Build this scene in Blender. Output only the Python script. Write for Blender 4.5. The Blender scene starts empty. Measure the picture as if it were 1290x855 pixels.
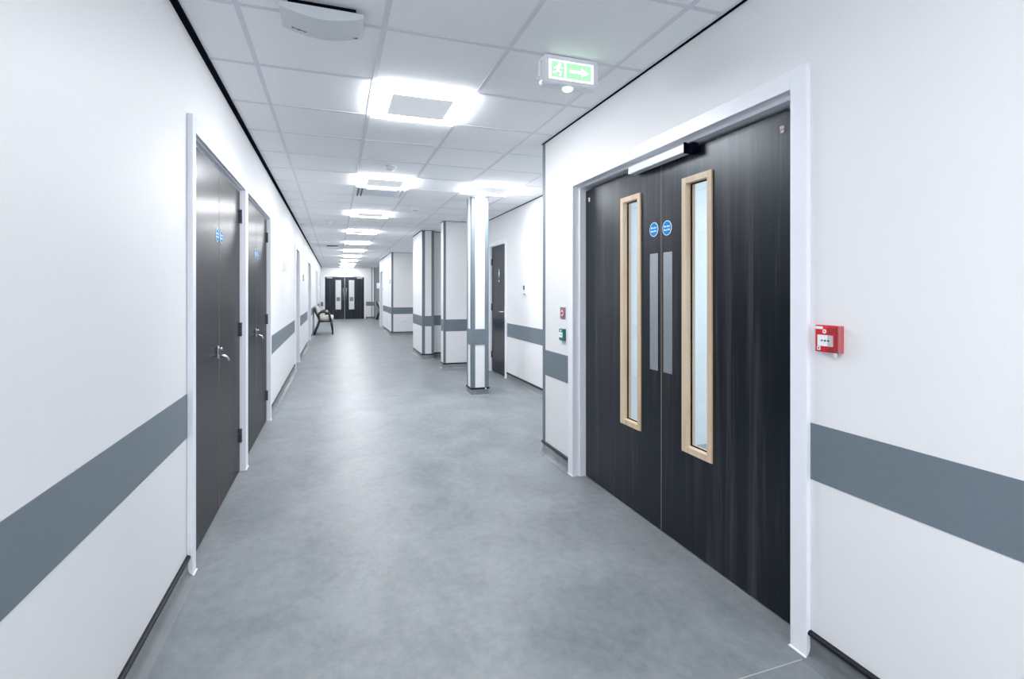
import bpy, bmesh, math, random
from mathutils import Vector, Matrix
random.seed(7)
SC = bpy.context.scene
COL = SC.collection
CH = 2.504                      # ceiling height
XL, XR, XA, YE = -0.64, 1.60, 2.44, 25.7   # left wall, right wall, alcove wall, far wall

# ------------------------------------------------------------------ materials
def mat(name, col, rough=.5, metal=0., spec=.5, emit=None, estr=0.):
    m = bpy.data.materials.new(name); m.use_nodes = True
    b = m.node_tree.nodes['Principled BSDF']
    b.inputs['Base Color'].default_value = (*col, 1)
    b.inputs['Roughness'].default_value = rough
    b.inputs['Metallic'].default_value = metal
    b.inputs['Specular IOR Level'].default_value = spec
    if emit:
        b.inputs['Emission Color'].default_value = (*emit, 1)
        b.inputs['Emission Strength'].default_value = estr
    return m

def noisy(m, scale, amount, bump=0., detail=4., vec=(1, 1, 1), coord='Object', rough_amt=0.):
    """modulate base colour a little with noise; optional bump"""
    nt = m.node_tree; N = nt.nodes; L = nt.links
    b = N['Principled BSDF']; base = tuple(b.inputs['Base Color'].default_value)
    tc = N.new('ShaderNodeTexCoord'); mp = N.new('ShaderNodeMapping'); mp.inputs['Scale'].default_value = vec
    L.new(tc.outputs[coord], mp.inputs['Vector'])
    n = N.new('ShaderNodeTexNoise'); n.inputs['Scale'].default_value = scale; n.inputs['Detail'].default_value = detail
    L.new(mp.outputs['Vector'], n.inputs['Vector'])
    r = N.new('ShaderNodeValToRGB')
    r.color_ramp.elements[0].position = .3; r.color_ramp.elements[1].position = .7
    r.color_ramp.elements[0].color = tuple(c * (1 - amount) for c in base[:3]) + (1,)
    r.color_ramp.elements[1].color = tuple(min(1, c * (1 + amount)) for c in base[:3]) + (1,)
    L.new(n.outputs['Fac'], r.inputs['Fac']); L.new(r.outputs['Color'], b.inputs['Base Color'])
    if bump:
        bp = N.new('ShaderNodeBump'); bp.inputs['Strength'].default_value = bump; bp.inputs['Distance'].default_value = .002
        L.new(n.outputs['Fac'], bp.inputs['Height']); L.new(bp.outputs['Normal'], b.inputs['Normal'])
    if rough_amt:
        ra = N.new('ShaderNodeMapRange'); r0 = b.inputs['Roughness'].default_value
        ra.inputs['To Min'].default_value = r0 - rough_amt; ra.inputs['To Max'].default_value = r0 + rough_amt
        L.new(n.outputs['Fac'], ra.inputs['Value']); L.new(ra.outputs['Result'], b.inputs['Roughness'])
    return m

M = {}
M['wall'] = noisy(mat('wall_paint', (.785, .786, .80), .5, spec=.4), 120, .012, .03)
M['gloss'] = noisy(mat('white_gloss_paint', (.83, .845, .90), .3), 30, .01)
M['stripe'] = noisy(mat('grey_protection_vinyl', (.145, .182, .213), .45), 90, .03)
M['tile'] = noisy(mat('ceiling_tile', (.90, .915, .93), .9, spec=.2), 350, .03, .1)
M['grid'] = noisy(mat('ceiling_grid_metal', (.70, .72, .78), .5), 40, .01)
M['black'] = noisy(mat('black_rubber', (.006, .008, .013), .45, spec=.2), 60, .1)
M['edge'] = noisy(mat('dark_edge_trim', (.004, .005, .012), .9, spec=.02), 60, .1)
M['chrome'] = noisy(mat('satin_chrome', (.72, .74, .77), .22, 1.), 80, .03)
M['steel'] = noisy(mat('brushed_steel', (.46, .49, .52), .33, .85), 30, .12, 0, 4, (1, 12, .4))
M['plastic'] = noisy(mat('white_plastic', (.80, .82, .86), .35), 60, .01)
M['apgrey'] = noisy(mat('grey_white_plastic', (.66, .69, .72), .4), 60, .01)
M['dark'] = noisy(mat('dark_grey_plastic', (.05, .055, .065), .4), 60, .05)
M['midgrey'] = noisy(mat('mid_grey_plastic', (.20, .22, .24), .6, spec=.2), 60, .05)
M['bronze'] = noisy(mat('bronzed_steel', (.24, .215, .21), .45, .3), 60, .05)
M['darkred'] = noisy(mat('dark_red_plastic', (.16, .01, .02), .4), 60, .05)
M['seam'] = noisy(mat('weld_seam', (.42, .44, .455), .5), 60, .02)
M['red'] = noisy(mat('red_plastic', (.62, .018, .03), .3), 60, .04)
M['green'] = noisy(mat('green_plastic', (.005, .15, .112), .4), 60, .05)
M['blue'] = noisy(mat('blue_sign_vinyl', (.006, .27, .68), .6, spec=.1), 60, .05)
M['white'] = noisy(mat('white_print', (.85, .87, .90), .6, spec=.1), 60, .01)
M['led'] = mat('green_indicator', (.1, .8, .4), .3, emit=(.1, 1., .45), estr=3.)
M['cream'] = noisy(mat('cream_upholstery', (.66, .63, .60), .8, spec=.2), 200, .06, .1)
M['blackwood'] = noisy(mat('black_frame', (.008, .010, .016), .3), 40, .1)
M['pink'] = noisy(mat('pink_print', (.55, .36, .32), .5), 60, .02)
M['brown'] = noisy(mat('brown_print', (.16, .07, .045), .5), 60, .02)
M['roomwall'] = noisy(mat('pale_blue_wall_paint', (.77, .82, .85), .6), 60, .01)
M['lightface'] = noisy(mat('luminaire_centre', (.6, .62, .65), .5, emit=(.93, .96, 1.), estr=.36), 30, .01)
M['glow'] = mat('luminaire_diffuser', (.9, .92, .95), .4, emit=(.955, .975, 1.), estr=56.)
M['glowroom'] = mat('room_luminaire_diffuser', (.9, .92, .95), .4, emit=(.92, .97, 1.), estr=80.)
M['signwhite'] = mat('lit_sign_white', (.9, .95, .92), .4, emit=(.9, 1., .93), estr=1.6)
M['signgreen'] = mat('lit_sign_green', (.05, .25, .1), .4, emit=(.56, 1., .64), estr=.86)
M['lens'] = mat('lit_lens', (.95, .97, .97), .3, emit=(.95, 1., .97), estr=1.5)

def floor_mat():
    m = mat('grey_vinyl_floor', (.2, .22, .23), .46, spec=.22); nt = m.node_tree; N = nt.nodes; L = nt.links
    b = N['Principled BSDF']; tc = N.new('ShaderNodeTexCoord')
    mp = N.new('ShaderNodeMapping'); mp.inputs['Scale'].default_value = (1, .8, 1); L.new(tc.outputs['Object'], mp.inputs['Vector'])
    a = N.new('ShaderNodeTexNoise'); a.inputs['Scale'].default_value = 2.6; a.inputs['Detail'].default_value = 8; a.inputs['Roughness'].default_value = .62; a.inputs['Distortion'].default_value = .6
    L.new(mp.outputs['Vector'], a.inputs['Vector'])
    c = N.new('ShaderNodeTexNoise'); c.inputs['Scale'].default_value = 22; c.inputs['Detail'].default_value = 6; c.inputs['Roughness'].default_value = .7
    L.new(mp.outputs['Vector'], c.inputs['Vector'])
    mx = N.new('ShaderNodeMix'); mx.data_type = 'FLOAT'; mx.inputs[0].default_value = .38
    L.new(a.outputs['Fac'], mx.inputs[2]); L.new(c.outputs['Fac'], mx.inputs[3])
    r = N.new('ShaderNodeValToRGB'); e = r.color_ramp.elements
    e[0].position = .30; e[0].color = (.150, .170, .184, 1); e[1].position = .72; e[1].color = (.305, .328, .345, 1)
    k = r.color_ramp.elements.new(.5); k.color = (.224, .245, .260, 1)
    L.new(mx.outputs[0], r.inputs['Fac']); L.new(r.outputs['Color'], b.inputs['Base Color'])
    mr = N.new('ShaderNodeMapRange'); mr.inputs['To Min'].default_value = .34; mr.inputs['To Max'].default_value = .48
    L.new(a.outputs['Fac'], mr.inputs['Value']); L.new(mr.outputs['Result'], b.inputs['Roughness'])
    bp = N.new('ShaderNodeBump'); bp.inputs['Strength'].default_value = .05; bp.inputs['Distance'].default_value = .001
    L.new(c.outputs['Fac'], bp.inputs['Height']); L.new(bp.outputs['Normal'], b.inputs['Normal'])
    return m
M['floor'] = floor_mat()

def wood(name, cols, rough, across, along, spec=.5, bump=.25, sheen=None):
    m = mat(name, cols[1], rough, spec=spec); nt = m.node_tree; N = nt.nodes; L = nt.links
    b = N['Principled BSDF']; tc = N.new('ShaderNodeTexCoord')
    def noise(sc, det, ro, dist=0.):
        mp = N.new('ShaderNodeMapping'); mp.inputs['Scale'].default_value = sc
        L.new(tc.outputs['Object'], mp.inputs['Vector'])
        n = N.new('ShaderNodeTexNoise'); n.inputs['Scale'].default_value = 1; n.inputs['Detail'].default_value = det
        n.inputs['Roughness'].default_value = ro; n.inputs['Distortion'].default_value = dist
        L.new(mp.outputs['Vector'], n.inputs['Vector']); return n
    broad = noise((across * .38, across * .38, along * .28), 4, .55, .8)
    fine = noise((across * 2.2, across * 2.2, along), 6, .65, .5)
    mx = N.new('ShaderNodeMix'); mx.data_type = 'FLOAT'; mx.inputs[0].default_value = .45
    L.new(broad.outputs['Fac'], mx.inputs[2]); L.new(fine.outputs['Fac'], mx.inputs[3])
    r = N.new('ShaderNodeValToRGB'); e = r.color_ramp.elements
    e[0].position = .34; e[0].color = (*cols[0], 1); e[1].position = .70; e[1].color = (*cols[2], 1)
    k = e.new(.5); k.color = (*cols[1], 1)
    L.new(mx.outputs[0], r.inputs['Fac']); L.new(r.outputs['Color'], b.inputs['Base Color'])
    bp = N.new('ShaderNodeBump'); bp.inputs['Strength'].default_value = bump; bp.inputs['Distance'].default_value = .0008
    L.new(fine.outputs['Fac'], bp.inputs['Height']); L.new(bp.outputs['Normal'], b.inputs['Normal'])
    b.inputs['Specular Tint'].default_value = (.80, .92, 1, 1)
    if sheen is not None:
        b.inputs['Specular IOR Level'].default_value = 0.; g = N.new('ShaderNodeBsdfGlossy'); g.inputs['Roughness'].default_value = rough
        mxs = N.new('ShaderNodeMixShader'); mxs.inputs[0].default_value = sheen; o = N['Material Output']
        L.new(b.outputs[0], mxs.inputs[1]); L.new(g.outputs[0], mxs.inputs[2]); L.new(mxs.outputs[0], o.inputs['Surface'])
    return m
M['wenge'] = wood('dark_wenge_laminate', ((.0005, .0020, .0062), (.0022, .0040, .0085), (.058, .050, .052)), .32, 30, 1.3, spec=.50, bump=.5)
M['wenge_left'] = wood('dark_wenge_laminate_satin', ((.0030, .0045, .0080), (.0070, .0080, .0105), (.020, .0165, .017)), .25, 60, .9, bump=.0, sheen=.22)
M['oak'] = wood('pale_oak', ((.52, .37, .24), (.66, .50, .35), (.76, .62, .47)), .45, 30, 2.2)
M['lipping'] = wood('oak_lipping', ((.16, .12, .10), (.24, .19, .16), (.30, .25, .22)), .45, 30, 2.2)

def glass_mat():
    m = bpy.data.materials.new('clear_glass'); m.use_nodes = True; nt = m.node_tree; N = nt.nodes; L = nt.links
    N.clear(); o = N.new('ShaderNodeOutputMaterial'); t = N.new('ShaderNodeBsdfTransparent'); t.inputs['Color'].default_value = (.94, .965, .975, 1)
    g = N.new('ShaderNodeBsdfGlossy'); g.inputs['Roughness'].default_value = .02; lw = N.new('ShaderNodeLayerWeight'); lw.inputs['Blend'].default_value = .5; pw = N.new('ShaderNodeMath'); pw.operation = 'POWER'; pw.inputs[1].default_value = 4.; L.new(lw.outputs['Facing'], pw.inputs[0])
    f = N.new('ShaderNodeMath'); f.operation = 'MULTIPLY_ADD'; f.inputs[1].default_value = .6; f.inputs[2].default_value = .035; L.new(pw.outputs[0], f.inputs[0])
    mx = N.new('ShaderNodeMixShader'); L.new(f.outputs[0], mx.inputs[0]); L.new(t.outputs[0], mx.inputs[1]); L.new(g.outputs[0], mx.inputs[2])
    L.new(mx.outputs[0], o.inputs['Surface']); return m
M['glass'] = glass_mat()
def clear_mat():
    m = bpy.data.materials.new('clear_plastic_cover'); m.use_nodes = True; nt = m.node_tree; N = nt.nodes; L = nt.links
    N.clear(); o = N.new('ShaderNodeOutputMaterial'); t = N.new('ShaderNodeBsdfTransparent'); t.inputs['Color'].default_value = (.97, .95, .95, 1)
    g = N.new('ShaderNodeBsdfGlossy'); g.inputs['Roughness'].default_value = .08
    mx = N.new('ShaderNodeMixShader'); mx.inputs[0].default_value = .14; L.new(t.outputs[0], mx.inputs[1]); L.new(g.outputs[0], mx.inputs[2])
    L.new(mx.outputs[0], o.inputs['Surface']); return m
M['clear'] = clear_mat()

# ------------------------------------------------------------------ mesh builder
class Fr:                       # a wall frame: a runs along the wall, n out of it, z up
    def __init__(s, kind, c): s.kind, s.c = kind, c
    def p(s, a, z, n):
        if s.kind == 'L': return Vector((s.c + n, a, z))      # faces +x
        if s.kind == 'R': return Vector((s.c - n, a, z))      # faces -x
        if s.kind == 'F': return Vector((a, s.c - n, z))      # faces -y
        if s.kind == 'B': return Vector((a, s.c + n, z))      # faces +y
        return Vector((a, n, z))
    def tx(s): return -1 if s.kind in 'RB' else 1             # reading direction of a
WORLD = Fr('W', 0)               # p(a=x, z, n=y)

class MB:
    def __init__(s, fr=WORLD): s.bm = bmesh.new(); s.fr = fr; s.mats = []
    def mi(s, m):
        if m not in s.mats: s.mats.append(m)
        return s.mats.index(m)
    def _add(s, bm2, m):
        i = s.mi(m); bmesh.ops.recalc_face_normals(bm2, faces=bm2.faces)
        mp = {v: s.bm.verts.new(v.co) for v in bm2.verts}
        for f in bm2.faces:
            try:
                nf = s.bm.faces.new([mp[v] for v in f.verts]); nf.material_index = i; nf.smooth = f.smooth
            except ValueError: pass
        bm2.free()
    def box(s, a0, a1, z0, z1, n0, n1, m, bev=0., seg=2, fr=None):
        fr = fr or s.fr; b = bmesh.new()
        v = [b.verts.new(fr.p(a, z, n)) for n in (n0, n1) for z in (z0, z1) for a in (a0, a1)]
        for q in ((0, 1, 3, 2), (4, 6, 7, 5), (0, 4, 5, 1), (2, 3, 7, 6), (0, 2, 6, 4), (1, 5, 7, 3)): b.faces.new([v[i] for i in q])
        bmesh.ops.recalc_face_normals(b, faces=b.faces)
        if bev: bmesh.ops.bevel(b, geom=list(b.edges), offset=bev, segments=seg, affect='EDGES', profile=.6)
        s._add(b, m); return s
    def ring(s, o, i, n0, n1, m):
        """rectangular frame o=(a0,a1,z0,z1) outside, i inside"""
        b = bmesh.new()
        def loop(r, n): return [b.verts.new(s.fr.p(a, z, n)) for a, z in ((r[0], r[2]), (r[1], r[2]), (r[1], r[3]), (r[0], r[3]))]
        A, B_, C, D = loop(o, n0), loop(o, n1), loop(i, n1), loop(i, n0)
        for P, Q in ((A, B_), (B_, C), (C, D), (D, A)):
            for k in range(4): b.faces.new([P[k], P[(k + 1) % 4], Q[(k + 1) % 4], Q[k]])
        s._add(b, m); return s
    def prism(s, poly, n0, n1, m, smooth=False):
        """poly of (a,z) pushed from n0 to n1"""
        b = bmesh.new(); A = [b.verts.new(s.fr.p(a, z, n0)) for a, z in poly]; B_ = [b.verts.new(s.fr.p(a, z, n1)) for a, z in poly]
        k = len(poly); b.faces.new(A); b.faces.new(B_)
        for i in range(k):
            f = b.faces.new([A[i], A[(i + 1) % k], B_[(i + 1) % k], B_[i]]); f.smooth = smooth
        s._add(b, m); return s
    def disc(s, a, z, r, n0, n1, m, k=32): return s.prism([(a + r * math.cos(t * 2 * math.pi / k), z + r * math.sin(t * 2 * math.pi / k)) for t in range(k)], n0, n1, m)
    def along(s, prof, a0, a1, m, smooth=False):
        """profile of (n,z) swept along a"""
        b = bmesh.new(); A = [b.verts.new(s.fr.p(a0, z, n)) for n, z in prof]; B_ = [b.verts.new(s.fr.p(a1, z, n)) for n, z in prof]
        k = len(prof); b.faces.new(A); b.faces.new(B_)
        for i in range(k):
            f = b.faces.new([A[i], A[(i + 1) % k], B_[(i + 1) % k], B_[i]]); f.smooth = smooth
        s._add(b, m); return s
    def lathe(s, prof, ctr, m, k=32, ax='z'):
        """profile of (r,h) spun round the axis through ctr"""
        b = bmesh.new(); rows = []
        for r, h in prof:
            row = []
            for t in range(k):
                c, q = r * math.cos(t * 2 * math.pi / k), r * math.sin(t * 2 * math.pi / k)
                row.append(b.verts.new(Vector(ctr) + (Vector((c, q, h)) if ax == 'z' else Vector((h, c, q)) if ax == 'x' else Vector((c, h, q)))))
            rows.append(row)
        for A, B_ in zip(rows, rows[1:]):
            for t in range(k):
                f = b.faces.new([A[t], A[(t + 1) % k], B_[(t + 1) % k], B_[t]]); f.smooth = True
        b.faces.new(rows[0]); b.faces.new(rows[-1])
        s._add(b, m); return s
    def tube(s, pts, rad, m, k=12, flat=1.):
        """tapered tube through world points; flat squeezes it across y"""
        pts = [Vector(p) for p in pts]; rad = rad if isinstance(rad, (list, tuple)) else [rad] * len(pts)
        b = bmesh.new(); rows = []
        for i, p in enumerate(pts):
            d = (pts[min(i + 1, len(pts) - 1)] - pts[max(i - 1, 0)]).normalized()
            u = Vector((0, 1, 0)) if abs(d.y) < .9 else Vector((1, 0, 0))
            w = d.cross(u).normalized(); u = w.cross(d).normalized()
            rows.append([b.verts.new(p + rad[i] * (w * math.cos(t * 2 * math.pi / k) + u * flat * math.sin(t * 2 * math.pi / k))) for t in range(k)])
        for A, B_ in zip(rows, rows[1:]):
            for t in range(k):
                f = b.faces.new([A[t], A[(t + 1) % k], B_[(t + 1) % k], B_[t]]); f.smooth = True
        b.faces.new(rows[0]); b.faces.new(rows[-1]); s._add(b, m); return s
    def text(s, body, size, a, z, n, m, bold=.0):
        cu = bpy.data.curves.new('t', 'FONT'); cu.body = body; cu.size = size; cu.align_x = 'CENTER'; cu.align_y = 'CENTER'
        cu.extrude = .0003; cu.offset = bold; cu.resolution_u = 2
        o = bpy.data.objects.new('t', cu); COL.objects.link(o); dg = bpy.context.evaluated_depsgraph_get()
        me = bpy.data.meshes.new_from_object(o.evaluated_get(dg)); i = s.mi(m); t = s.fr.tx()
        vs = [s.bm.verts.new(s.fr.p(a + t * v.co.x, z + v.co.y, n + v.co.z)) for v in me.vertices]
        for p in me.polygons:
            try: s.bm.faces.new([vs[j] for j in p.vertices]).material_index = i
            except ValueError: pass
        bpy.data.objects.remove(o); bpy.data.curves.remove(cu); bpy.data.meshes.remove(me); return s
    def build(s, name, parent=None, origin=None):
        base = parent.matrix_world_loc if False else (world_loc(parent) if parent else Vector(origin) if origin else Vector((0, 0, 0)))
        for v in s.bm.verts: v.co -= base
        me = bpy.data.meshes.new(name); s.bm.to_mesh(me); s.bm.free()
        for m in s.mats: me.materials.append(M[m])
        o = bpy.data.objects.new(name, me); COL.objects.link(o)
        if parent: o.parent = parent
        else: o.location = base
        return o

def world_loc(o):
    l = Vector(o.location)
    while o.parent: o = o.parent; l += o.location
    return l
def tag(o, label, cat=None, group=None, kind=None):
    o['label'] = label
    if cat: o['category'] = cat
    if group: o['group'] = group
    if kind: o['kind'] = kind
    return o
def thing(name, label, cat, loc, group=None, kind=None):
    o = bpy.data.objects.new(name, None); o.empty_display_size = .1; COL.objects.link(o); o.location = loc
    return tag(o, label, cat, group, kind)
def copy_tree(o, parent=None):
    c = o.copy(); COL.objects.link(c)
    if parent: c.parent = parent
    for ch in list(o.children): copy_tree(ch, c)
    return c
S = 'structure'

# ------------------------------------------------------------------ walls with openings
def wall(name, segs, label):
    """segs: (frame, a0, a1, thickness, openings[(a0,a1,top)])"""
    mb = MB()
    for fr, a0, a1, th, ops in segs:
        mb.fr = fr; x = a0
        for o0, o1, top in sorted(ops):
            if o0 > x: mb.box(x, o0, 0, CH, -th, 0, 'wall')
            mb.box(o0, o1, top, CH, -th, 0, 'wall'); x = o1
        if a1 > x: mb.box(x, a1, 0, CH, -th, 0, 'wall')
    return tag(mb.build(name), label, 'wall', kind=S)

fL, fR, fA, fE = Fr('L', XL), Fr('R', XR), Fr('R', XA), Fr('F', YE)
DT = 2.045
left_ops = [(2.735, 4.14, DT), (4.24, 5.66, DT), (9.26, 10.2, DT), (13.36, 14.8, DT), (18.9, 19.9, DT), (23.4, 24.4, DT)]
wall('wall_left', [(fL, -4, YE, .15, left_ops)], 'long white corridor wall on the left with all the flush doors')
wall('wall_right', [(fR, -4, 3.832, .18, [(1.42, 3.254, DT + .01)])], 'white wall on the right holding the dark double door with windows')
wall('wall_alcove', [(fA, 3.832, 8.5, .15, [(7.3, 8.07, DT)]), (Fr('F', 8.5), 1.735, XA, .24, [])],
     'white set-back walls of the alcove behind the slim column')
wall('wall_pier', [(Fr('F', 9.9), 1.60, 1.825, 1.26, []), (Fr('F', 10.1), 1.825, 2.6, 1.06, [])],
     'white stepped pier projecting from the right side halfway down the corridor')
wall('wall_block', [(Fr('F', 15.72), 1.78, 2.6, 4.43, []), (Fr('R', 1.61), 15.72, 20.15, .17, [(18.7, 19.65, DT)])],
     'white wall block on the right with a socket low on its front')
wall('wall_far', [(fE, XL - .15, 1.833, .2, [(-.472, 1.339, 2.047)])], 'white end wall around the distant dark double door')
wall('wall_far_alcove', [(Fr('F', 26.4), 1.6, 3.2, .15, []), (Fr('R', 3.0), 20.0, 26.4, .15, [])], 'grey shaded alcove wall to the right of the far door')
wall('wall_alcove_side', [(Fr('R', 2.6), 8.5, 15.72, .15, [])], 'white wall hidden between the stub wall and the block')
wall('wall_back', [(Fr('B', -4), XL - .15, 1.78, .15, [])], 'white wall closing the corridor behind the viewer')
mb = MB(); mb.fr = Fr('F', 3.57); mb.box(1.781, 5.6, 0, CH, -.2, 0, 'roomwall'); mb.fr = Fr('R', 5.5); mb.box(-.6, 3.57, 0, CH, -.1, 0, 'roomwall')
mb.fr = Fr('B', -.5); mb.box(1.781, 5.5, 0, CH, -.1, 0, 'roomwall')
tag(mb.build('wall_room'), 'pale blue room walls seen through the right door windows', 'wall', kind=S)
mb = MB(); mb.fr = Fr('F', 29); mb.box(-1.1, 1.9, 0, CH, -.1, 0, 'wall'); mb.fr = Fr('L', -1.0); mb.box(YE + .2, 29, 0, CH, -.1, 0, 'wall'); mb.fr = Fr('R', 1.8); mb.box(YE + .2, 29, 0, CH, -.1, 0, 'wall')
tag(mb.build('wall_lobby'), 'bright lobby walls beyond the far double door windows', 'wall', kind=S)

tag(MB().box(-1.2, 5.7, -.12, 0, -4.2, 29.2, 'floor').build('floor'), 'mottled blue-grey vinyl floor running the length of the corridor', 'floor', kind=S)
ceil = tag(MB().box(-1.2, 5.7, CH, CH + .1, -4.2, 29.2, 'tile').build('ceiling'), 'suspended ceiling of pale grey square tiles', 'ceiling', kind=S)
GX, GY = .2106, 2.38
mb = MB()
for i in (-1, 0, 1, 2, 3, 4): mb.box(GX + .6 * i - .012, GX + .6 * i + .012, CH - .003, CH + .002, -4, YE, 'grid')
for j in range(-10, 39):
    y = GY + .6 * j
    if y < YE: mb.box(XL, 3.0, CH - .0024, CH + .002, y - .012, y + .012, 'grid')
g = mb.build('ceiling_grid', ceil)

# ------------------------------------------------------------------ stripe, skirting and ceiling edge along a wall face
TZ = 0
def trim(label, mb, cat='trim'):
    global TZ; TZ += 1
    return tag(mb.build('trim_%d' % TZ), label, cat, kind=S)
COVE = [(0, .085), (.004, .085), (.004, .035), (.007, .022), (.014, .011), (.026, .004), (.042, .0012), (.042, -.001), (0, -.001)]
BEAD = [(0, .080), (.010, .080), (.0145, .084), (.016, .089), (.0145, .094), (.009, .098), (0, .099)]
def baseboard(side, fr, a0, a1, label):
    o = tag(MB(fr).along(COVE, a0, a1, 'floor', True).build('baseboard_' + side), label, 'skirting', kind=S)
    MB(fr).along(BEAD, a0, a1, 'black').build('capping_bead', o)
    return o
def stripe(fr, a0, a1, label, z0=.636, z1=.836):
    return trim(label, MB(fr).box(a0, a1, z0, z1, 0, .0025, 'stripe'), 'wall protection band')
def guard(fr, fr2, a, b, sgn, sgn2, label, w=.05, t=.003, z0=.099):
    """corner strip: a along fr, b along fr2"""
    mb = MB(fr); mb.box(*sorted((a, a + sgn * w)), z0, CH, 0, t, 'stripe')
    if fr2: mb.fr = fr2; mb.box(*sorted((b, b + sgn2 * w)), z0, CH, 0, t, 'stripe')
    return trim(label, mb, 'corner guard')
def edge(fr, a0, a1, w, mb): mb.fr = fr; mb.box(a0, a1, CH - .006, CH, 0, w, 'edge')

for a0, a1, w1, w2 in ((-4, 2.68, 'from beside the viewer to', 'the nearest left door'), (5.72, 9.2, 'between the second and third left', 'doors'),
                       (10.26, 13.3, 'between the third and fourth left', 'doors'), (14.86, 18.84, 'behind the black armchairs on', 'the left wall'),
                       (19.96, 23.34, 'past the armchairs', 'on the left wall'), (24.46, YE, 'in the far left', 'corner')):
    baseboard('left', fL, a0, a1, 'black-beaded grey vinyl skirting %s %s' % (w1, w2))
    stripe(fL, a0, a1, 'grey band %s %s' % (w1, w2))
baseboard('right', fR, -4, 1.36, 'grey skirting with black bead below the red call point')
stripe(fR, -4, 1.36, 'grey band below the red call point')
baseboard('right', fR, 3.31, 3.832, 'short black-beaded skirting below the green release box')
stripe(fR, 3.31, 3.832, 'short grey band below the green release box')
guard(fR, Fr('B', 3.832), 3.832, XR, -1, 1, 'grey corner guard left of the green release box')
baseboard('alcove', fA, 3.832, 7.23, 'black-beaded skirting right of the alcove door')
stripe(fA, 3.832, 7.23, 'grey band right of the alcove door')
f2 = Fr('F', 8.5); f2s = Fr('R', 1.735)
baseboard('alcove', f2, 1.735, XA, 'black-beaded skirting on the stub wall left of the column')
baseboard('alcove', f2s, 8.5, 8.74, 'short black-beaded skirting on the end of the stub wall')
stripe(f2, 1.735, XA, 'grey band across the stub wall left of the column')
stripe(f2s, 8.5, 8.74, 'short grey band on the end of the stub wall')
guard(f2, f2s, 1.735, 8.5, 1, 1, 'grey corner guard on the stub wall left of the column', w=.035)
f3, f3b, f3s = Fr('F', 9.9), Fr('F', 10.1), Fr('R', 1.60)
baseboard('pier', f3, 1.60, 1.825, 'black-beaded skirting on the narrow pier front')
baseboard('pier', f3b, 1.825, 2.6, 'black-beaded skirting on the shaded set-back face of the pier')
baseboard('pier', f3s, 9.9, 11.16, 'black-beaded skirting on the corridor side of the pier')
stripe(f3, 1.60, 1.825, 'grey band on the narrow pier front')
stripe(f3b, 1.825, 2.6, 'grey band on the shaded set-back face of the pier')
stripe(f3s, 9.9, 11.16, 'grey band on the corridor side of the pier')
guard(f3, f3s, 1.60, 9.9, 1, 1, 'dark grey corner guard on the left corner of the pier')
guard(f3, Fr('L', 1.825), 1.825, 9.9, -1, 1, 'dark grey corner guard on the right corner of the pier')
f4, f4s = Fr('F', 15.72), Fr('R', 1.61)
baseboard('block', f4, 1.61, 2.6, 'black-beaded skirting below the socket on the wall block')
baseboard('block', f4s, 15.72, 18.63, 'black-beaded skirting on the corridor side of the wall block')
stripe(f4, 1.61, 2.6, 'grey band above the socket on the wall block')
stripe(f4s, 15.72, 18.63, 'grey band on the corridor side of the wall block')
guard(f4, f4s, 1.61, 15.72, 1, 1, 'grey corner guard on the wall block with the socket')
baseboard('far', fE, 1.407, 1.833, 'short skirting right of the far double door')
stripe(fE, XL, -.54, 'small grey band left of the far double door')
stripe(fE, 1.42, 1.833, 'small grey band right of the far double door')
guard(fE, None, 1.671, 0, 1, 0, 'left of the two thin dark strips right of the far door', w=.04)
guard(fE, Fr('L', 1.833), 1.833, YE, -1, 1, 'right of the two thin dark strips right of the far door', w=.045)
stripe(Fr('F', 26.4), 1.8, 3.0, 'grey band in the shaded far alcove')
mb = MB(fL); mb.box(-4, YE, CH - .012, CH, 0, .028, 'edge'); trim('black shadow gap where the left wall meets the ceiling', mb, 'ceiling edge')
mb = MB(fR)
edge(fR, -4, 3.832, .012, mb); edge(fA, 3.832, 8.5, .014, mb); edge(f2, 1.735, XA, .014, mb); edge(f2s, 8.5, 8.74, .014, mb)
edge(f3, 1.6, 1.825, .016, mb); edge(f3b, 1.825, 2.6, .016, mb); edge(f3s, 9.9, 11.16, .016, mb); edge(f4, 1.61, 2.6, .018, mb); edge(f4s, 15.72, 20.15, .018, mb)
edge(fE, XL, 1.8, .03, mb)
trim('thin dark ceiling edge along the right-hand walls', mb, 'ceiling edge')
mb = MB(fR); mb.box(-4, 3.845, CH - .002, CH, .0125, .034, 'plastic'); trim('white ceiling angle along the near right wall', mb, 'ceiling edge')
trim('pale welded seam across the floor at the near right door jamb', MB().box(XL + .04, 1.56, 0, .0006, 1.361, 1.365, 'seam'), 'floor seam')

# ------------------------------------------------------------------ doors
def architrave(door, fr, a0, a1, top, w=.06, t=.02, w1=None, headw=None):
    w1 = w1 or w; h = headw or w; mb = MB(fr)
    mb.box(a0 - w, a0, 0, top + h, 0, t, 'gloss', .003); mb.box(a1, a1 + w1, 0, top + h, 0, t, 'gloss', .003)
    mb.box(a0, a1, top, top + h, 0, t, 'gloss', .003)
    o = mb.build('architrave', door)
    s = MB(fr)                                            # white sealant round the feet
    for q0, q1 in ((a0 - w, a0), (a1, a1 + w1)): s.box(q0 - .004, q1 + .004, 0, .006, 0, t + .005, 'white', .002)
    s.build('sealant', o)
    return o
def jamb(door, fr, a0, a1, top, depth, th=.0):
    mb = MB(fr)
    for q0, q1 in ((a0 - .001, a0 + .006), (a1 - .006, a1 + .001)): mb.box(q0, q1, 0, top, -depth, .002, 'gloss')
    mb.box(a0, a1, top - .006, top + .001, -depth, .002, 'gloss')
    return mb.build('jamb', door)
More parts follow.
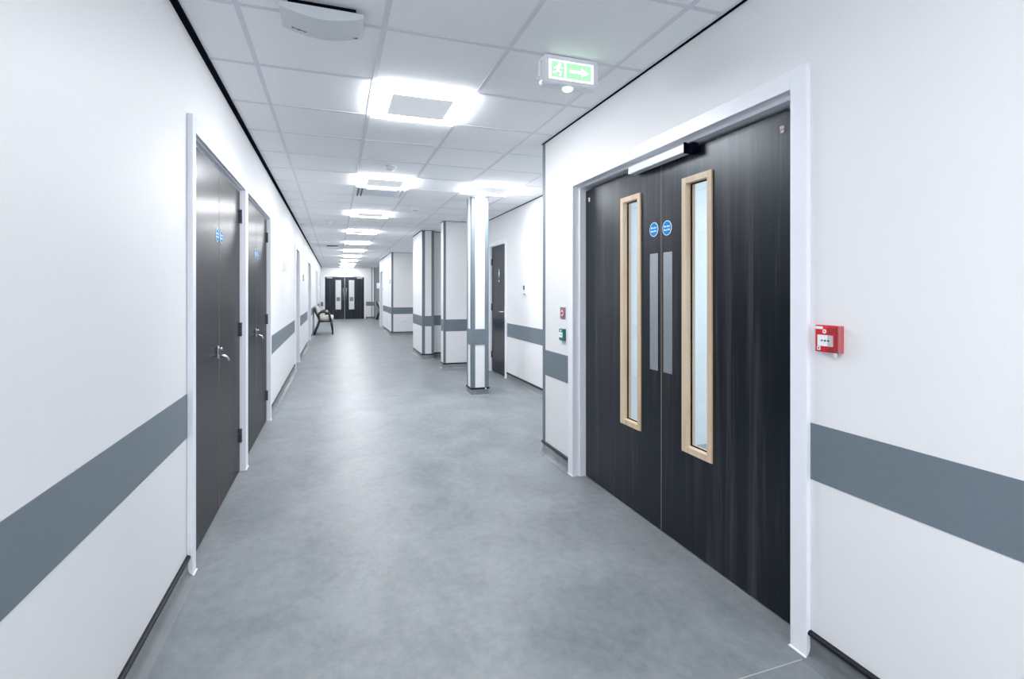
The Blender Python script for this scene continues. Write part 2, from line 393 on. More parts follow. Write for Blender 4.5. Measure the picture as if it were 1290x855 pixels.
def hinge(leaf, fr, a, z, n, h=.1):
    mb = MB(fr); mb.box(a - .012, a + .012, z, z + h, n, n + .003, 'dark')
    for k in range(5):
        c = fr.p(a, z + h * (k + .02) / 5, n + .008)
        mb.lathe([(.0075, 0), (.0075, h * .19)], c, 'dark', 12)
    return mb.build('hinge', leaf)
def fire_sign(leaf, fr, a, z, n, r=.04, lines=('Fire door', 'keep shut'), size=.0135):
    mb = MB(fr); mb.disc(a, z, r, n, n + .0015, 'white', 40); mb.disc(a, z, r * .9, n, n + .0019, 'blue', 40)
    for k, ln in enumerate(lines): mb.text(ln, size, a, z + .009 - .018 * k, n + .0022, 'white', .0006)
    return mb.build('fire_door_sign', leaf)
def rating_badge(leaf, fr, a, z, n):
    mb = MB(fr); mb.disc(a, z, .017, n, n + .0012, 'brown', 24)
    mb.text('FD', .017, a, z + .0078, n + .0016, 'white', .0006); mb.text('30', .017, a, z - .0078, n + .0016, 'white', .0006)
    return mb.build('rating_badge', leaf)

# --- the big double door on the right
d = thing('door_1', 'large dark wood double door with oak-framed windows in the right wall', 'door', (XR, 2.343, 0), kind=S)
architrave(d, fR, 1.43, 3.244, DT, .07, .02, .076)
mb = MB(fR)                                              # stepped white lining: outer reveal, bead, inner reveal
mb.box(1.42, 1.430, 0, DT, -.032, .004, 'gloss'); mb.box(3.244, 3.254, 0, DT, -.032, .004, 'gloss'); mb.box(1.43, 3.244, DT, DT + .01, -.032, .004, 'gloss')
mb.box(1.42, 1.446, 0, DT, -.17, -.030, 'gloss'); mb.box(3.228, 3.254, 0, DT, -.17, -.030, 'gloss'); mb.box(1.446, 3.228, DT - .015, DT + .01, -.17, -.030, 'gloss')
mb.build('jamb', d)
mb = MB(fR); mb.box(1.446, 3.228, 2.0, DT - .015, -.128, -.118, 'edge'); mb.box(3.214, 3.228, 0, DT - .015, -.128, -.118, 'edge'); mb.build('gap_shade_strip', d)  # black strips put the shade of the gap round the leaves into colour
NF = -.075                                               # face of the leaves
for a0, a1, w0, w1, first in ((1.452, 2.3425, 1.945, 2.161, True), (2.3455, 3.225, 2.535, 2.751, False)):
    z0, z1 = .495, 1.877
    mb = MB(fR)
    for q in ((a0, w0 + .006, .008, 2.012), (w1 - .006, a1, .008, 2.012), (w0 + .006, w1 - .006, .008, z0 + .006), (w0 + .006, w1 - .006, z1 - .006, 2.012)): mb.box(*q, NF - .044, NF, 'wenge')
    leaf = mb.build('leaf', d)
    e0, e1 = ((a1 - .0025, a1), (a1 - .0025, a1))[0] if first else (a0, a0 + .0025)
    MB(fR).box(e0, e1, .008, 2.012, NF - .04, NF + .0008, 'lipping').build('meeting_edge', leaf)
    mb = MB(fR); mb.ring((w0, w1, z0, z1), (w0 + .03, w1 - .03, z0 + .03, z1 - .03), NF - .026, NF + .009, 'oak')
    mb.ring((w0 + .006, w1 - .006, z0 + .006, z1 - .006), (w0 + .03, w1 - .03, z0 + .03, z1 - .03), NF - .05, NF - .03, 'oak')
    vf = mb.build('vision_frame', leaf)
    MB(fR).ring((w0 + .028, w1 - .028, z0 + .028, z1 - .028), (w0 + .034, w1 - .034, z0 + .034, z1 - .034), NF - .03, NF - .022, 'edge').build('glazing_seal', leaf)
    MB(fR).box(w0 + .03, w1 - .03, z0 + .03, z1 - .03, NF - .031, NF - .025, 'glass').build('glass', leaf)
    p0, p1 = (2.249, 2.324) if first else (2.374, 2.448)
    mb = MB(fR); mb.box(p0, p1, .868, 1.514, NF, NF + .002, 'steel', .0008, 1)
    for sa in (p0 + .008, p1 - .008):
        for sz in (.88, 1.09, 1.502): mb.disc(sa, sz, .0032, NF + .002, NF + .003, 'chrome', 10)
    mb.build('push_plate', leaf)
    fire_sign(leaf, fR, 2.293 if first else 2.411, 1.643 if first else 1.648, NF)
    rating_badge(leaf, fR, 1.552 if first else 3.172, 1.944, NF)
mb = MB(fR); mb.box(2.075, 2.575, 1.985, 2.026, -.062, -.012, 'plastic', .002); ml = mb.build('magnetic_lock', d); tag(ml, 'white bar lock under the door head')
mb = MB(fR); mb.box(2.035, 2.075, 1.978, 2.026, -.066, -.03, 'edge', .002); mb.box(2.073, 2.077, 1.98, 2.034, -.066, -.012, 'edge'); mb.build('end_bracket', ml)
mb = MB(fR); mb.disc(2.335, 1.989, .006, -.013, -.0095, 'led', 12); mb.build('indicator_light', ml); mb = MB(fR); mb.disc(2.545, 1.989, .005, -.013, -.0095, 'led', 12); mb.build('indicator_light', ml)

# --- double cupboard doors on the left
def cupboard_handle(leaf, fr, a, z, n):
    mb = MB(fr); mb.box(a - .012, a + .012, z - .035, z + .04, n, n + .006, 'chrome', .002)
    mb.build('escutcheon', leaf)
    mb = MB(fr); p = lambda aa, zz, nn: fr.p(aa, zz, nn)
    mb.lathe([(.009, 0), (.009, .02), (.006, .022)], p(a, z + .022, n + .004), 'chrome', 16, 'x')
    mb.tube([p(a, z - .018, n + .004), p(a, z - .020, n + .03), p(a + .004, z - .030, n + .045), p(a + .02, z - .055, n + .058)], [.009, .0085, .0085, .008], 'chrome')
    o = mb.build('lever_handle', leaf)
    mb = MB(fr); mb.box(a - .011, a + .011, z - .01, z + .012, n + .006, n + .012, 'dark', .002); mb.build('lock_cylinder', leaf)
def left_double(k, a0, a1, label, mid):
    dd = thing('door_%d' % k, label, 'door', (XL, (a0 + a1) / 2, 0), kind=S)
    architrave(dd, fL, a0, a1, DT, .055 if k == 2 else .045, .025, .046 if k == 2 else .06, .075)
    mb = MB(fL)
    for q0, q1 in ((a0, a0 + .004), (a1 - .004, a1)): mb.box(q0, q1, 0, DT, -.12, .004, 'gloss')
    mb.box(a0, a1, DT - .006, DT, -.12, .004, 'gloss'); mb.box(a0 + .004, a1 - .004, DT - .016, DT - .006, -.03, -.02, 'gloss'); mb.build('jamb', dd)
    n = -.015
    for q0, q1, near in ((a0 + .006, mid - .0015, True), (mid + .0015, a1 - .006, False)):
        leaf = MB(fL).box(q0, q1, .008, DT - .02, n - .04, n, 'wenge_left').build('leaf', dd)
        e = (q1 - .002, q1) if near else (q0, q0 + .002)
        MB(fL).box(*e, .008, DT - .02, n - .038, n + .0006, 'lipping').build('meeting_edge', leaf)
        fire_sign(leaf, fL, mid - .055 if near else mid + .055, 1.635, n, .04)
        if near:
            cupboard_handle(leaf, fL, mid - .045, .945, n)
            mb = MB(fL); mb.disc(q0 + .075, 1.91, .017, n, n + .0012, 'midgrey', 24); mb.text('FD', .017, q0 + .075, 1.918, n + .0016, 'white', .0006); mb.text('30', .017, q0 + .075, 1.902, n + .0016, 'white', .0006); mb.build('rating_badge', leaf)
        for hz in (.21, .98, 1.80): hinge(leaf, fL, (q0 - .002 if near else q1 + .002), hz, n)
    return dd
left_double(2, 2.735, 4.14, 'dark double cupboard door nearest on the left wall', 3.445)
left_double(3, 4.24, 5.66, 'second dark double cupboard door on the left wall', 4.965)

def recessed_door(k, fr, c, a0, a1, label, hs):
    dd = thing('door_%d' % k, label, 'door', c, kind=S)
    architrave(dd, fr, a0, a1, DT, .06, .022); jamb(dd, fr, a0, a1, DT, .13)
    leaf = MB(fr).box(a0 + .006, a1 - .006, .008, DT - .01, -.145, -.1, 'wenge_left').build('leaf', dd)
    mb = MB(fr); z = 1.0; a = a0 + .07 if hs > 0 else a1 - .07
    mb.box(a - .02, a + .02, z - .1, z + .08, -.1, -.094, 'chrome', .002)
    mb.tube([fr.p(a, z, -.096), fr.p(a, z, -.05), fr.p(a + hs * .02, z, -.044), fr.p(a + hs * .12, z, -.044)], .009, 'chrome'); mb.build('lever_handle', leaf)
    for hz in (.21, .98, 1.80): hinge(leaf, fr, a1 - .004 if hs > 0 else a0 + .004, hz, -.1)
    return dd
recessed_door(4, fL, (XL, 9.73, 0), 9.26, 10.2, 'white-framed recessed door beyond the two left cupboards', 1)
recessed_door(5, fL, (XL, 14.08, 0), 13.36, 14.8, 'white-framed recessed door just before the black armchairs', 1)
recessed_door(6, fL, (XL, 19.4, 0), 18.9, 19.9, 'white-framed recessed door just past the black armchairs', 1)
recessed_door(7, fL, (XL, 23.9, 0), 23.4, 24.4, 'white-framed recessed door nearest the far left corner', 1)
recessed_door(8, f4s, (1.61, 19.17, 0), 18.7, 19.65, 'white-framed recessed door in the side of the wall block', 1)

# --- alcove door
d = thing('door_9', 'dark single door with a sign plate in the alcove behind the column', 'door', (XA, 7.69, 0), kind=S)
architrave(d, fA, 7.30, 8.07, DT, .065, .02); jamb(d, fA, 7.30, 8.07, DT, .12)
leaf = MB(fA).box(7.307, 8.062, .008, DT - .01, -.055, -.012, 'wenge').build('leaf', d)
for hz in (.22, 1.0, 1.74): hinge(leaf, fA, 8.062, hz, -.012, .11)
mb = MB(fA); mb.box(7.345, 7.385, .90, 1.09, -.012, -.005, 'chrome', .002); mb.tube([fA.p(7.365, 1.0, -.006), fA.p(7.365, 1.0, .04), fA.p(7.385, 1.0, .047), fA.p(7.50, 1.0, .047)], .0095, 'chrome'); mb.build('lever_handle', leaf)
mb = MB(fA); mb.box(7.60, 7.72, 1.45, 1.69, -.012, -.008, 'dark', .002)
mb.disc(7.66, 1.652, .014, -.008, -.007, 'white', 16); mb.prism([(7.642, 1.632), (7.678, 1.632), (7.688, 1.57), (7.672, 1.57), (7.668, 1.53), (7.652, 1.53), (7.648, 1.57), (7.632, 1.57)], -.008, -.007, 'white')
mb.box(7.625, 7.695, 1.478, 1.486, -.008, -.007, 'white'); mb.box(7.635, 7.685, 1.465, 1.471, -.008, -.007, 'white'); mb.build('sign_plate', leaf)

# --- far double door
d = thing('door_10', 'distant dark double door with two tall windows in the end wall', 'door', (.43, YE, 0), kind=S)
architrave(d, fE, -.472, 1.339, 2.047, .065, .02); jamb(d, fE, -.472, 1.339, 2.047, .15)
n = -.05
for a0, a1, w0, w1, s in ((-.462, .431, .022, .256, 1), (.435, 1.329, .632, .863, -1)):
    z0, z1 = .48, 1.87; mb = MB(fE)
    for q in ((a0, w0, .008, 2.02), (w1, a1, .008, 2.02), (w0, w1, .008, z0), (w0, w1, z1, 2.02)): mb.box(*q, n - .044, n, 'wenge')
    leaf = mb.build('leaf', d)
    MB(fE).ring((w0 - .008, w1 + .008, z0 - .008, z1 + .008), (w0 + .012, w1 - .012, z0 + .012, z1 - .012), n - .03, n + .008, 'cream').build('vision_frame', leaf)
    gl = MB(fE).box(w0 + .01, w1 - .01, z0 + .01, z1 - .01, n - .028, n - .022, 'glass').build('glass', leaf)
    MB(fE).box(w0 + .03, w1 - .03, .87, 1.06, n - .022, n - .020, 'midgrey').build('glass_sticker', gl)
    a = a1 - .07 if s > 0 else a0 + .07
    mb = MB(fE); mb.tube([fE.p(a, .92, n + .05), fE.p(a, 1.5, n + .05)], .011, 'steel')
    for hz in (.97, 1.45): mb.tube([fE.p(a, hz, n), fE.p(a, hz, n + .05)], .009, 'steel')
    mb.build('pull_handle', leaf)
    mb = MB(fE); c = a0 + .2 if s > 0 else a1 - .2; mb.box(c - .13, c + .13, 1.955, 2.015, n, n + .05, 'steel', .004)
    mb.tube([fE.p(c, 2.02, n + .04), fE.p(c + s * .22, 2.05, n + .09), fE.p(c + s * .36, 2.06, n + .055)], .01, 'steel'); mb.build('door_closer', leaf)
    e = (a1 - .006, a1) if s > 0 else (a0, a0 + .006)
    MB(fE).box(*e, .008, 2.02, n - .04, n + .002, 'steel').build('meeting_edge', leaf)

# ------------------------------------------------------------------ column
cx0, cx1, cy0, cy1 = 1.612, 1.832, 6.18, 6.40
c = thing('column', 'slim square white column with grey corners standing free in the corridor', 'column', ((cx0 + cx1) / 2, (cy0 + cy1) / 2, 0))
MB().box(cx0, cx1, 0, CH - .001, cy0, cy1, 'wall').build('shaft', c)
for sx, sy in ((0, 0), (1, 0), (0, 1), (1, 1)):
    X, Y = (cx0, cx1)[sx], (cy0, cy1)[sy]; dx, dy = (1, -1)[sx], (1, -1)[sy]; w, t = .048, .003
    mb = MB(); mb.box(*sorted((X - dx * t, X + dx * w)), .1, CH - .002, *sorted((Y - dy * t, Y)), 'stripe')
    mb.box(*sorted((X - dx * t, X)), .1, CH - .002, *sorted((Y - dy * t, Y + dy * w)), 'stripe'); mb.build('corner_guard', c)
def col_ring(name, z0, z1, t, m):
    mb = MB(); o, i = (cx0 - t, cx1 + t, cy0 - t, cy1 + t), (cx0 + .01, cx1 - .01, cy0 + .01, cy1 - .01)
    mb.box(o[0], o[1], z0, z1, o[2], i[2], m); mb.box(o[0], o[1], z0, z1, i[3], o[3], m); mb.box(o[0], i[0], z0, z1, i[2], i[3], m); mb.box(i[1], o[1], z0, z1, i[2], i[3], m)
    return mb.build(name, c)
col_ring('wall_band', .636, .836, .0045, 'stripe'); sk = col_ring('skirting', .012, .085, .004, 'floor'); col_ring('capping_bead', .082, .1, .013, 'black')
mb = MB(); mb.lathe([(.0, .0), (.008, 0), (.011, .012), (.008, .022), (.0, .024)], (1.795, cy0 - .016, .072), 'chrome', 14); mb.build('bead_joint', sk)
mb = MB()
pts = [(t, z) for t, z in ((.004, .014), (.012, .008), (.022, .003), (.036, .0005))]
b = bmesh.new(); rows = []
for t, z in pts: rows.append([b.verts.new(v) for v in ((cx0 - t, cy0 - t, z), (cx1 + t, cy0 - t, z), (cx1 + t, cy1 + t, z), (cx0 - t, cy1 + t, z))])
for A, B_ in zip(rows, rows[1:]):
    for k in range(4): b.faces.new([A[k], A[(k + 1) % 4], B_[(k + 1) % 4], B_[k]])
mb._add(b, 'floor'); mb.build('floor_cove', sk)

# ------------------------------------------------------------------ ceiling lights
def light_parts(root, gl):
    x, y, z = root.location; F = lambda: MB()
    def sq(mb, h0, z0, h1, z1, m):                       # square skirt between two square loops
        b = bmesh.new(); A = [b.verts.new((x + i * h0, y + j * h0, z + z0)) for i, j in ((-1, -1), (1, -1), (1, 1), (-1, 1))]
        B_ = [b.verts.new((x + i * h1, y + j * h1, z + z1)) for i, j in ((-1, -1), (1, -1), (1, 1), (-1, 1))]
        for k in range(4): b.faces.new([A[k], A[(k + 1) % 4], B_[(k + 1) % 4], B_[k]])
        i = mb.mi(m)
        mp = {v: mb.bm.verts.new(v.co) for v in b.verts}
        for f in b.faces: mb.bm.faces.new([mp[v] for v in reversed(f.verts)]).material_index = i
        b.free()
    mb = MB(); sq(mb, .299, -.0035, .289, -.0045, 'plastic'); sq(mb, .299, 0, .299, -.0035, 'plastic'); mb.build('frame', root)
    mb = MB(); sq(mb, .287, -.0045, .278, -.022, gl); sq(mb, .278, -.022, .188, -.022, gl); mb.build('diffuser', root)
    MB().box(x - .188, x + .188, z - .0215, z - .016, y - .188, y + .188, 'lightface').build('centre_panel', root)
def ceiling_light(x, y, label, group, gl='glow'):
    r = thing('ceiling_light', label, 'ceiling light', (x, y, CH), group); light_parts(r, gl); return r
LX = GX + .3; first = None
ords = {0: 'nearest square ceiling light glowing above the corridor', 1: 'second square ceiling light, just before the ceiling grille', 2: 'third square ceiling light, just past the ceiling grille',
        3: 'fourth square ceiling light along the corridor row', 4: 'fifth square ceiling light along the corridor row', 5: 'sixth square ceiling light along the corridor row',
        6: 'seventh square ceiling light along the corridor row', 7: 'eighth square ceiling light, third from the far wall', 8: 'ninth square ceiling light, second from the far wall',
        9: 'last square ceiling light, right above the far double door', -1: 'added unseen ceiling light overhead, brightening the near right wall', -2: 'added unseen ceiling light close behind the viewer', -3: 'added unseen ceiling light far behind the viewer'}
for k in (0, 1, 2, 3, 4, 5, 6, 7, 8, 9, -1, -2, -3):
    x, y = LX, min(GY + .9 + 2.4 * k, YE - .35)
    if k < 0: x, y = ((LX - .6, GY - 2.7), (LX, GY - 3.9), (LX - .6, GY - 5.1))[-k - 1]  # unseen lights added behind the viewer to brighten the near walls and floor
    if first is None: first = ceiling_light(LX, y, ords[k], 'row of square corridor ceiling lights')
    else: o = copy_tree(first); o.location = (x, y, CH); o['label'] = ords[k]
o = copy_tree(first); o.location = (GX + 1.5, GY + 3.3, CH); o['label'] = 'square ceiling light right above the slim column'; o['group'] = 'alcove ceiling lights'
rl = ceiling_light(3.4, 1.7, 'square ceiling light in the room behind the right door', 'lights beyond the doors', 'glowroom')
o = copy_tree(rl); o.location = (4.6, 2.6, CH); o['label'] = 'second square ceiling light in the room behind the right door'
o = copy_tree(rl); o.location = (.4, 27.2, CH); o['label'] = 'square ceiling light in the lobby beyond the far door'

# ------------------------------------------------------------------ things on the ceiling
gx, gy = GX + .3, GY + 3.9
r = thing('ceiling_grille', 'white slotted air grille in the ceiling behind the second light', 'grille', (gx, gy, CH))
MB().box(gx - .295, gx + .295, CH - .006, CH - .001, gy - .295, gy + .295, 'plastic', .002).build('frame', r)
MB().box(gx - .17, gx + .17, CH - .016, CH - .006, gy - .2, gy + .2, 'grid', .003).build('centre_panel', r)
for sx in (-1, 1):
    for k in range(2): MB().box(gx + sx * (.215 + .04 * k) - .007, gx + sx * (.215 + .04 * k) + .007, CH - .022, CH - .006, gy - .25, gy + .25, 'dark' if sx < 0 else 'plastic', .002).build('slat', r)

def access_point(x, y, label, g):
    r = thing('access_point', label, 'wireless access point', (x, y, CH), g)
    MB().box(x - .135, x + .135, CH - .026, CH, y - .07, y + .07, 'edge', .004).build('mounting_plate', r)
    surf = lambda a: -.046 - .030 * math.cos(math.pi * a / .33)
    N_ = 28; prof = [(-.165, -.026)] + [(-.165 + .33 * k / N_, surf(-.165 + .33 * k / N_)) for k in range(N_ + 1)] + [(.165, -.026)]
    mb = MB(); b = bmesh.new()
    A = [b.verts.new((x + a, y - .09, CH + z)) for a, z in prof]; B_ = [b.verts.new((x + a, y + .09, CH + z)) for a, z in prof]
    b.faces.new(A); b.faces.new(B_); k = len(prof)
    for i in range(k): b.faces.new([A[i], A[(i + 1) % k], B_[(i + 1) % k], B_[i]])
    mb._add(b, 'apgrey'); mb.build('case', r)
    mb = MB()
    for a, w in ((-.128, .014), (-.113, .008), (-.104, .016), (-.087, .007), (-.079, .012)):
        z = CH + min(surf(a), surf(a + w)); mb.box(x + a, x + a + w, z - .0008, z + .004, y + .052, y + .056, 'dark')
    mb.build('marking', r)
    z = CH + surf(.128); mb = MB(); mb.box(x + .122, x + .146, z - .0008, z + .006, y + .07, y + .075, 'midgrey'); mb.build('marking', r)
    return r
access_point(-.05, 2.335, 'white curved access point on the ceiling at top left', 'ceiling access points')
access_point(-.07, 14.0, 'distant access point with dark underside edge on the ceiling', 'ceiling access points')

def detector(x, y, label, dark=False):
    r = thing('smoke_detector', label, 'smoke detector', (x, y, CH), 'ceiling smoke detectors')
    MB().lathe([(.055, 0), (.055, -.012), (.05, -.018)], (x, y, CH), 'plastic').build('base', r)
    if dark: MB().lathe([(.046, -.012), (.046, -.024)], (x, y, CH), 'dark').build('sensor_band', r)
    MB().lathe([(.046, -.018 if not dark else -.024), (.044, -.036), (.03, -.046), (.012, -.05)], (x, y, CH), 'plastic').build('head', r)
    return r
detector(.50, 4.95, 'round white detector right before the second ceiling light')
detector(1.10, 7.47, 'round detector with a dark band left of the column', True)
detector(-.09, 9.2, 'round detector on the left of the third ceiling light')
detector(.48, 19.1, 'distant round detector among the far ceiling lights')
detector(-.53, 9.7, 'flat round detector close to the left wall edge')

# exit sign
sx0, sx1, sz0, sz1, sy = .985, 1.295, 2.352, 2.500, 2.36
r = thing('exit_sign', 'lit green and white exit sign hanging below the ceiling', 'exit sign', ((sx0 + sx1) / 2, sy, CH))
fS = Fr('F', sy)
def rrect(a0, a1, z0, z1, q, k=6):
    P = []
    for cx, cz, t0 in ((a1 - q, z1 - q, 0), (a0 + q, z1 - q, 90), (a0 + q, z0 + q, 180), (a1 - q, z0 + q, 270)):
        for i in range(k + 1): t = math.radians(t0 + 90 * i / k); P.append((cx + q * math.cos(t), cz + q * math.sin(t)))
    return P
mb = MB(fS); mb.prism(rrect(sx0, sx1, sz0, sz1, .022), -.055, .0, 'plastic'); mb.prism(rrect(sx0 + .004, sx1 - .004, sz0 + .004, sz1 - .004, .02), 0, .006, 'plastic')
mb.box(sx0 + .06, sx1 - .06, sz1 - .004, CH, -.045, -.01, 'plastic'); mb.build('case', r)
MB(fS).box(sx0 + .03, sx1 - .03, sz0 + .026, sz1 - .026, .004, .0085, 'signwhite', .002).build('lit_panel', r)
g0, g1, h0, h1 = sx0 + .043, sx1 - .043, sz0 + .034, sz1 - .034
mb = MB(fS); mb.box(g0, g0 + .072, h0, h1, .0085, .0092, 'signgreen'); mb.box(g0 + .082, g1, h0, h1, .0085, .0092, 'signgreen'); mb.build('green_field', r)
mb = MB(fS); q = .0098; hm = (h0 + h1) / 2; w = lambda *P: mb.prism([(g0 + a, h0 + z) for a, z in P], .0092, q, 'signwhite')
mb.disc(g0 + .044, h0 + .068, .007, .0092, q, 'signwhite', 16)
w((.030, .058), (.046, .060), (.042, .036), (.030, .036)); w((.046, .058), (.062, .050), (.060, .045), (.044, .050)); w((.032, .058), (.014, .046), (.017, .042), (.034, .050))
w((.036, .038), (.056, .030), (.050, .008), (.044, .010), (.047, .027), (.034, .031)); w((.030, .038), (.036, .034), (.022, .020), (.006, .020), (.006, .026), (.019, .026))
m0 = g0 + .082
mb.prism([(m0 + .018, hm - .007), (m0 + .085, hm - .007), (m0 + .085, hm - .022), (m0 + .128, hm), (m0 + .085, hm + .022), (m0 + .085, hm + .007), (m0 + .018, hm + .007)], .0092, q, 'signwhite')
mb.build('running_figure_and_arrow', r)
mb = MB(); mb.lathe([(.028, 0), (.028, -.006), (.02, -.014), (.008, -.018)], ((sx0 + sx1) / 2 - .005, sy + .028, sz0 + .001), 'lens', 24); mb.build('downlight_lens', r)
mb = MB(); mb.box(sx0 - .008, sx0 + .002, sz0 + .03, sz0 + .12, sy + .02, sy + .04, 'plastic', .002); mb.lathe([(.008, 0), (.008, .016)], (sx0 - .012, sy + .03, sz0 + .022), 'plastic', 14); mb.lathe([(.006, -.012), (.006, .01)], (sx0 + .004, sy + .012, sz0 + .002), 'plastic', 12); mb.build('latch', r)

# ------------------------------------------------------------------ things on the walls
r = thing('fire_call_point', 'red fire alarm call point on the right wall', 'fire alarm', (XR, 1.281, 1.14))
c0 = 1.281
MB(fR).box(c0 - .046, c0 + .046, 1.095, 1.187, -.001, .020, 'red', .004, 3).build('case', r)
MB(fR).box(c0 - .031, c0 + .040, 1.10, 1.181, .018, .0245, 'red', .0015).build('front_plate', r)
mb = MB(fR); mb.box(c0 - .026, c0 + .032, 1.116, 1.154, .0245, .026, 'white', .0008)
mb.disc(c0 + .003, 1.135, .0036, .026, .0266, 'dark', 14)
for sg in (1, -1):
    a = c0 + .003 + sg * .0125; t = .0058; mb.box(a - t, a + t, 1.1342, 1.1358, .026, .0266, 'dark'); mb.prism([(a - sg * .006, 1.135), (a + sg * .0005, 1.1388), (a + sg * .0005, 1.1312)], .026, .0266, 'dark')
mb.build('break_panel', r)
MB(fR).box(c0 + .012, c0 + .041, 1.1735, 1.183, .0245, .0252, 'white').build('sticker', r)
mb = MB(fR); mb.box(c0 + .021, c0 + .034, 1.1015, 1.1145, .0245, .0252, 'white'); mb.box(c0 + .0245, c0 + .0305, 1.105, 1.111, .0252, .0256, 'midgrey'); mb.build('sticker', r)
mb = MB(fR); mb.disc(c0 + .006, 1.1665, .0072, .0245, .0252, 'white', 18); mb.prism([(c0 + .0035, 1.1635), (c0 + .0085, 1.1635), (c0 + .0095, 1.1675), (c0 + .006, 1.171), (c0 + .0045, 1.1675)], .0252, .0255, 'red'); mb.build('emblem', r)
mb = MB(fR); mb.box(c0 - .047, c0 - .010, 1.097, 1.186, .030, .0312, 'clear'); mb.box(c0 - .049, c0 - .0465, 1.095, 1.188, .006, .0312, 'clear'); mb.build('clear_cover', r)
MB(fR).box(c0 - .034, c0 - .022, 1.083, 1.097, .016, .019, 'plastic', .001).build('cover_tab', r)

r = thing('exit_button', 'steel exit button plate with red ring above the green box', 'button', (XR, 3.443, 1.143))
MB(fR).box(3.40, 3.486, 1.102, 1.188, -.001, .006, 'bronze', .002).build('plate', r)
mb = MB(fR); mb.disc(3.443, 1.145, .027, .006, .009, 'red', 28); mb.disc(3.443, 1.145, .021, .009, .0095, 'white', 28); mb.disc(3.443, 1.145, .012, .0095, .012, 'darkred', 24); mb.build('push_button', r)
for sz in (1.11, 1.18): MB(fR).disc(3.443, sz, .004, .006, .007, 'chrome', 12).build('screw', r)
r = thing('door_release', 'green emergency door release box on the right wall', 'door release', (XR, 3.432, .985))
MB(fR).box(3.394, 3.470, .942, 1.03, -.001, .020, 'green', .004, 3).build('case', r)
MB(fR).box(3.398, 3.466, .947, 1.025, .018, .024, 'green', .0015).build('front_plate', r)
mb = MB(fR); mb.box(3.402, 3.462, .966, 1.004, .024, .0255, 'white', .0008); mb.disc(3.432, .985, .004, .0255, .0261, 'dark', 12); mb.box(3.414, 3.422, .983, .987, .0255, .0261, 'dark'); mb.box(3.442, 3.450, .983, .987, .0255, .0261, 'dark'); mb.build('break_panel', r)
MB(fR).box(3.425, 3.445, 1.010, 1.021, .024, .0247, 'white').build('pictogram', r)

def plate(name, label, cat, fr, a, z, w, h, t, m, m2='plastic', extra=None):
    r = thing(name, label, cat, fr.p(a, z, 0))
    MB(fr).box(a - w / 2, a + w / 2, z - h / 2, z + h / 2, -.001, t, m, min(t, w) * .15).build('case', r)
    MB(fr).box(a - w * .3, a + w * .3, z - h * .28, z + h * .28, t, t + .004, m2, .001).build(extra or 'face', r)
    return r
plate('thermostat', 'white thermostat box on the left wall past the cupboards', 'thermostat', fL, 7.33, 1.645, .11, .11, .035, 'plastic', 'apgrey', 'dial')
plate('room_sign', 'small grey sign on the left wall before the armchairs', 'sign', fL, 11.6, 1.6, .15, .13, .012, 'midgrey', 'apgrey', 'lettering_panel')
plate('wall_sensor', 'tiny white sensor on the left wall past the armchairs', 'sensor', fL, 21.5, 1.6, .08, .09, .03, 'plastic', 'midgrey')
plate('light_switch', 'dark grey switch plate right of the alcove door', 'switch', fA, 6.49, 1.362, .086, .1, .010, 'plastic', 'dark', 'rocker')
plate('control_plate', 'small white control plate below the dark alcove switch', 'control', fA, 6.47, 1.272, .12, .03, .012, 'plastic', 'midgrey', 'button')
plate('room_sign', 'small grey sign high on the side of the wall block', 'sign', f4s, 16.15, 1.63, .16, .14, .012, 'midgrey', 'apgrey', 'lettering_panel')
plate('light_switch', 'small switch beside the door in the wall block', 'switch', f4s, 18.4, 1.40, .086, .086, .012, 'plastic', 'midgrey', 'rocker')
r = plate('sanitiser_dispenser', 'white dispenser jutting from the far end of the wall block', 'dispenser', f4s, 19.9, 1.54, .14, .21, .12, 'plastic', 'apgrey', 'push_bar')
r = thing('wall_socket', 'white double socket low on the front of the wall block', 'socket', (1.99, 15.72, .43))
MB(f4).box(1.917, 2.063, .387, .473, 0, .009, 'plastic', .002).build('plate', r)
for a in (1.953, 2.027):
    mb = MB(f4); mb.box(a - .02, a + .02, .40, .435, .009, .0095, 'apgrey'); mb.box(a - .006, a + .006, .445, .46, .009, .012, 'apgrey', .001); mb.build('outlet', r)

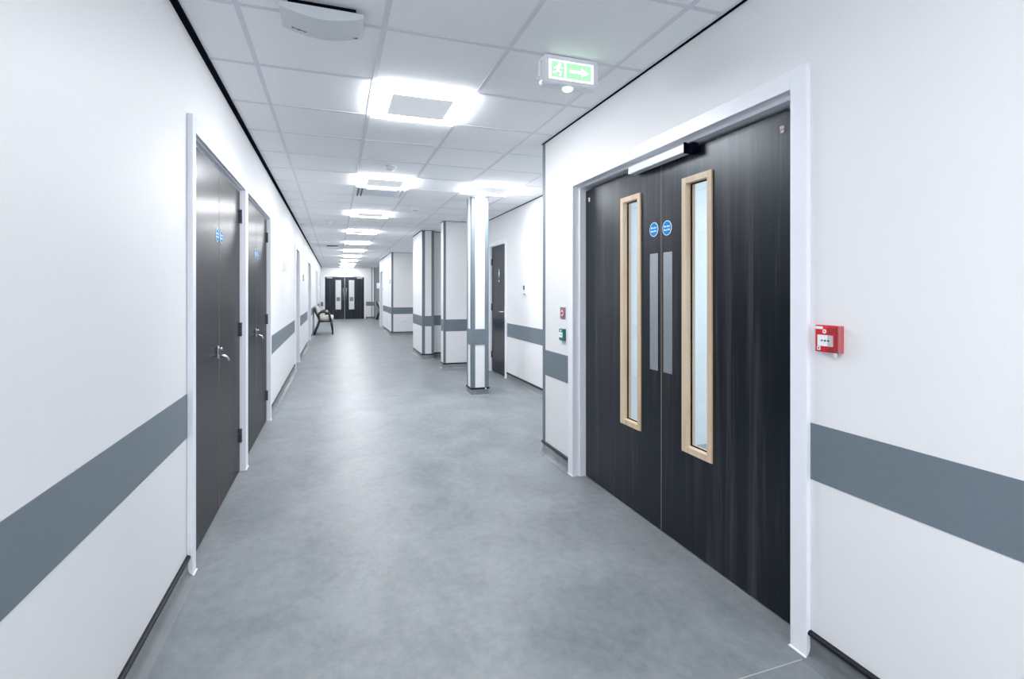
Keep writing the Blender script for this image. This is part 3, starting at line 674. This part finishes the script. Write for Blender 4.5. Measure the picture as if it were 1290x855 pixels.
# ------------------------------------------------------------------ armchairs
def chair(x0, y0, label, group):
    """back at x0 (against the wall), faces +x, near side at y0"""
    W = .56; r = thing('armchair', label, 'chair', (x0 + .3, y0 + W / 2, 0), group); P = lambda x, z, y: (x0 + x, y0 + y, z)
    for y in (.03, W - .03):
        MB().tube([P(.02, .005, y), P(.10, .22, y), P(.165, .42, y), P(.15, .60, y), P(.165, .655, y)], [.026, .029, .031, .026, .022], 'blackwood').build('rear_leg', r)
        MB().tube([P(.555, .005, y), P(.535, .22, y), P(.50, .42, y)], [.021, .028, .032], 'blackwood').build('front_leg', r)
        MB().tube([P(.145, .63, y), P(.19, .675, y), P(.27, .70, y), P(.36, .69, y), P(.435, .645, y), P(.475, .55, y), P(.50, .42, y)], [.026, .031, .035, .035, .032, .028, .03], 'blackwood').build('armrest', r)
        MB().tube([P(.16, .405, y), P(.51, .415, y)], .02, 'blackwood').build('side_rail', r)
    MB().tube([P(.505, .41, .03), P(.505, .41, W - .03)], .018, 'blackwood').build('cross_rail', r); mb = MB(); mb.tube([P(.17, .41, .03), P(.17, .41, W - .03)], .018, 'blackwood'); mb.build('cross_rail', r)
    mb = MB(); b = bmesh.new()
    prof = [(.14, .43), (.53, .425), (.575, .45), (.58, .52), (.555, .562), (.48, .572), (.30, .552), (.15, .535)]
    A = [b.verts.new(P(a, z, .062)) for a, z in prof]; B_ = [b.verts.new(P(a, z, W - .062)) for a, z in prof]; k = len(prof)
    b.faces.new(A); b.faces.new(B_)
    for i in range(k): b.faces.new([A[i], A[(i + 1) % k], B_[(i + 1) % k], B_[i]])
    bmesh.ops.recalc_face_normals(b, faces=b.faces); bmesh.ops.bevel(b, geom=list(b.edges), offset=.012, segments=3, affect='EDGES')
    for f in b.faces: f.smooth = True
    mb._add(b, 'cream'); mb.build('seat_cushion', r)
    def back(prof, y0_, y1_, m, name, bev):
        mb = MB(); b = bmesh.new(); A = [b.verts.new(P(a, z, y0_)) for a, z in prof]; B_ = [b.verts.new(P(a, z, y1_)) for a, z in prof]; k = len(prof)
        b.faces.new(A); b.faces.new(B_)
        for i in range(k): b.faces.new([A[i], A[(i + 1) % k], B_[(i + 1) % k], B_[i]])
        bmesh.ops.recalc_face_normals(b, faces=b.faces); bmesh.ops.bevel(b, geom=list(b.edges), offset=bev, segments=3, affect='EDGES'); mb._add(b, m); mb.build(name, r)
    back([(.135, .47), (.155, .48), (.09, .66), (.045, .82), (.012, .815), (.04, .68)], .05, W - .05, 'blackwood', 'back_shell', .006)
    back([(.156, .53), (.215, .55), (.165, .70), (.115, .862), (.06, .868), (.085, .72)], .062, W - .062, 'cream', 'back_cushion', .014)
    return r
chair(-.625, 16.45, 'nearer black-framed cream armchair against the left wall', 'waiting armchairs')
chair(-.625, 17.12, 'black-framed cream armchair partly hidden behind the nearer one', 'waiting armchairs')
chair(1.84, 24.6, 'dark-framed armchair glimpsed in the alcove right of the far door', 'waiting armchairs')

# ------------------------------------------------------------------ camera and colour
cam = bpy.data.cameras.new('camera'); co = bpy.data.objects.new('camera', cam); COL.objects.link(co)
co.location = (0, 0, 1.30); co.rotation_euler = (math.pi / 2, 0, -.3347)
cam.sensor_fit = 'HORIZONTAL'; cam.sensor_width = 36; cam.lens = 640.4 / 1290 * 36; cam.shift_y = -(427.5 - 367.9) / 1290; cam.clip_start = .05
SC.camera = co
w = bpy.data.worlds.new('world'); SC.world = w; w.use_nodes = True
w.node_tree.nodes['Background'].inputs['Color'].default_value = (.02, .022, .025, 1)
vs = SC.view_settings; vs.view_transform = 'Standard'; vs.look = 'None'; vs.gamma = 1; vs.exposure = 0.0; vs.use_curve_mapping = False
SC.cycles.use_denoising = True; SC.cycles.max_bounces = 14; SC.cycles.diffuse_bounces = 8
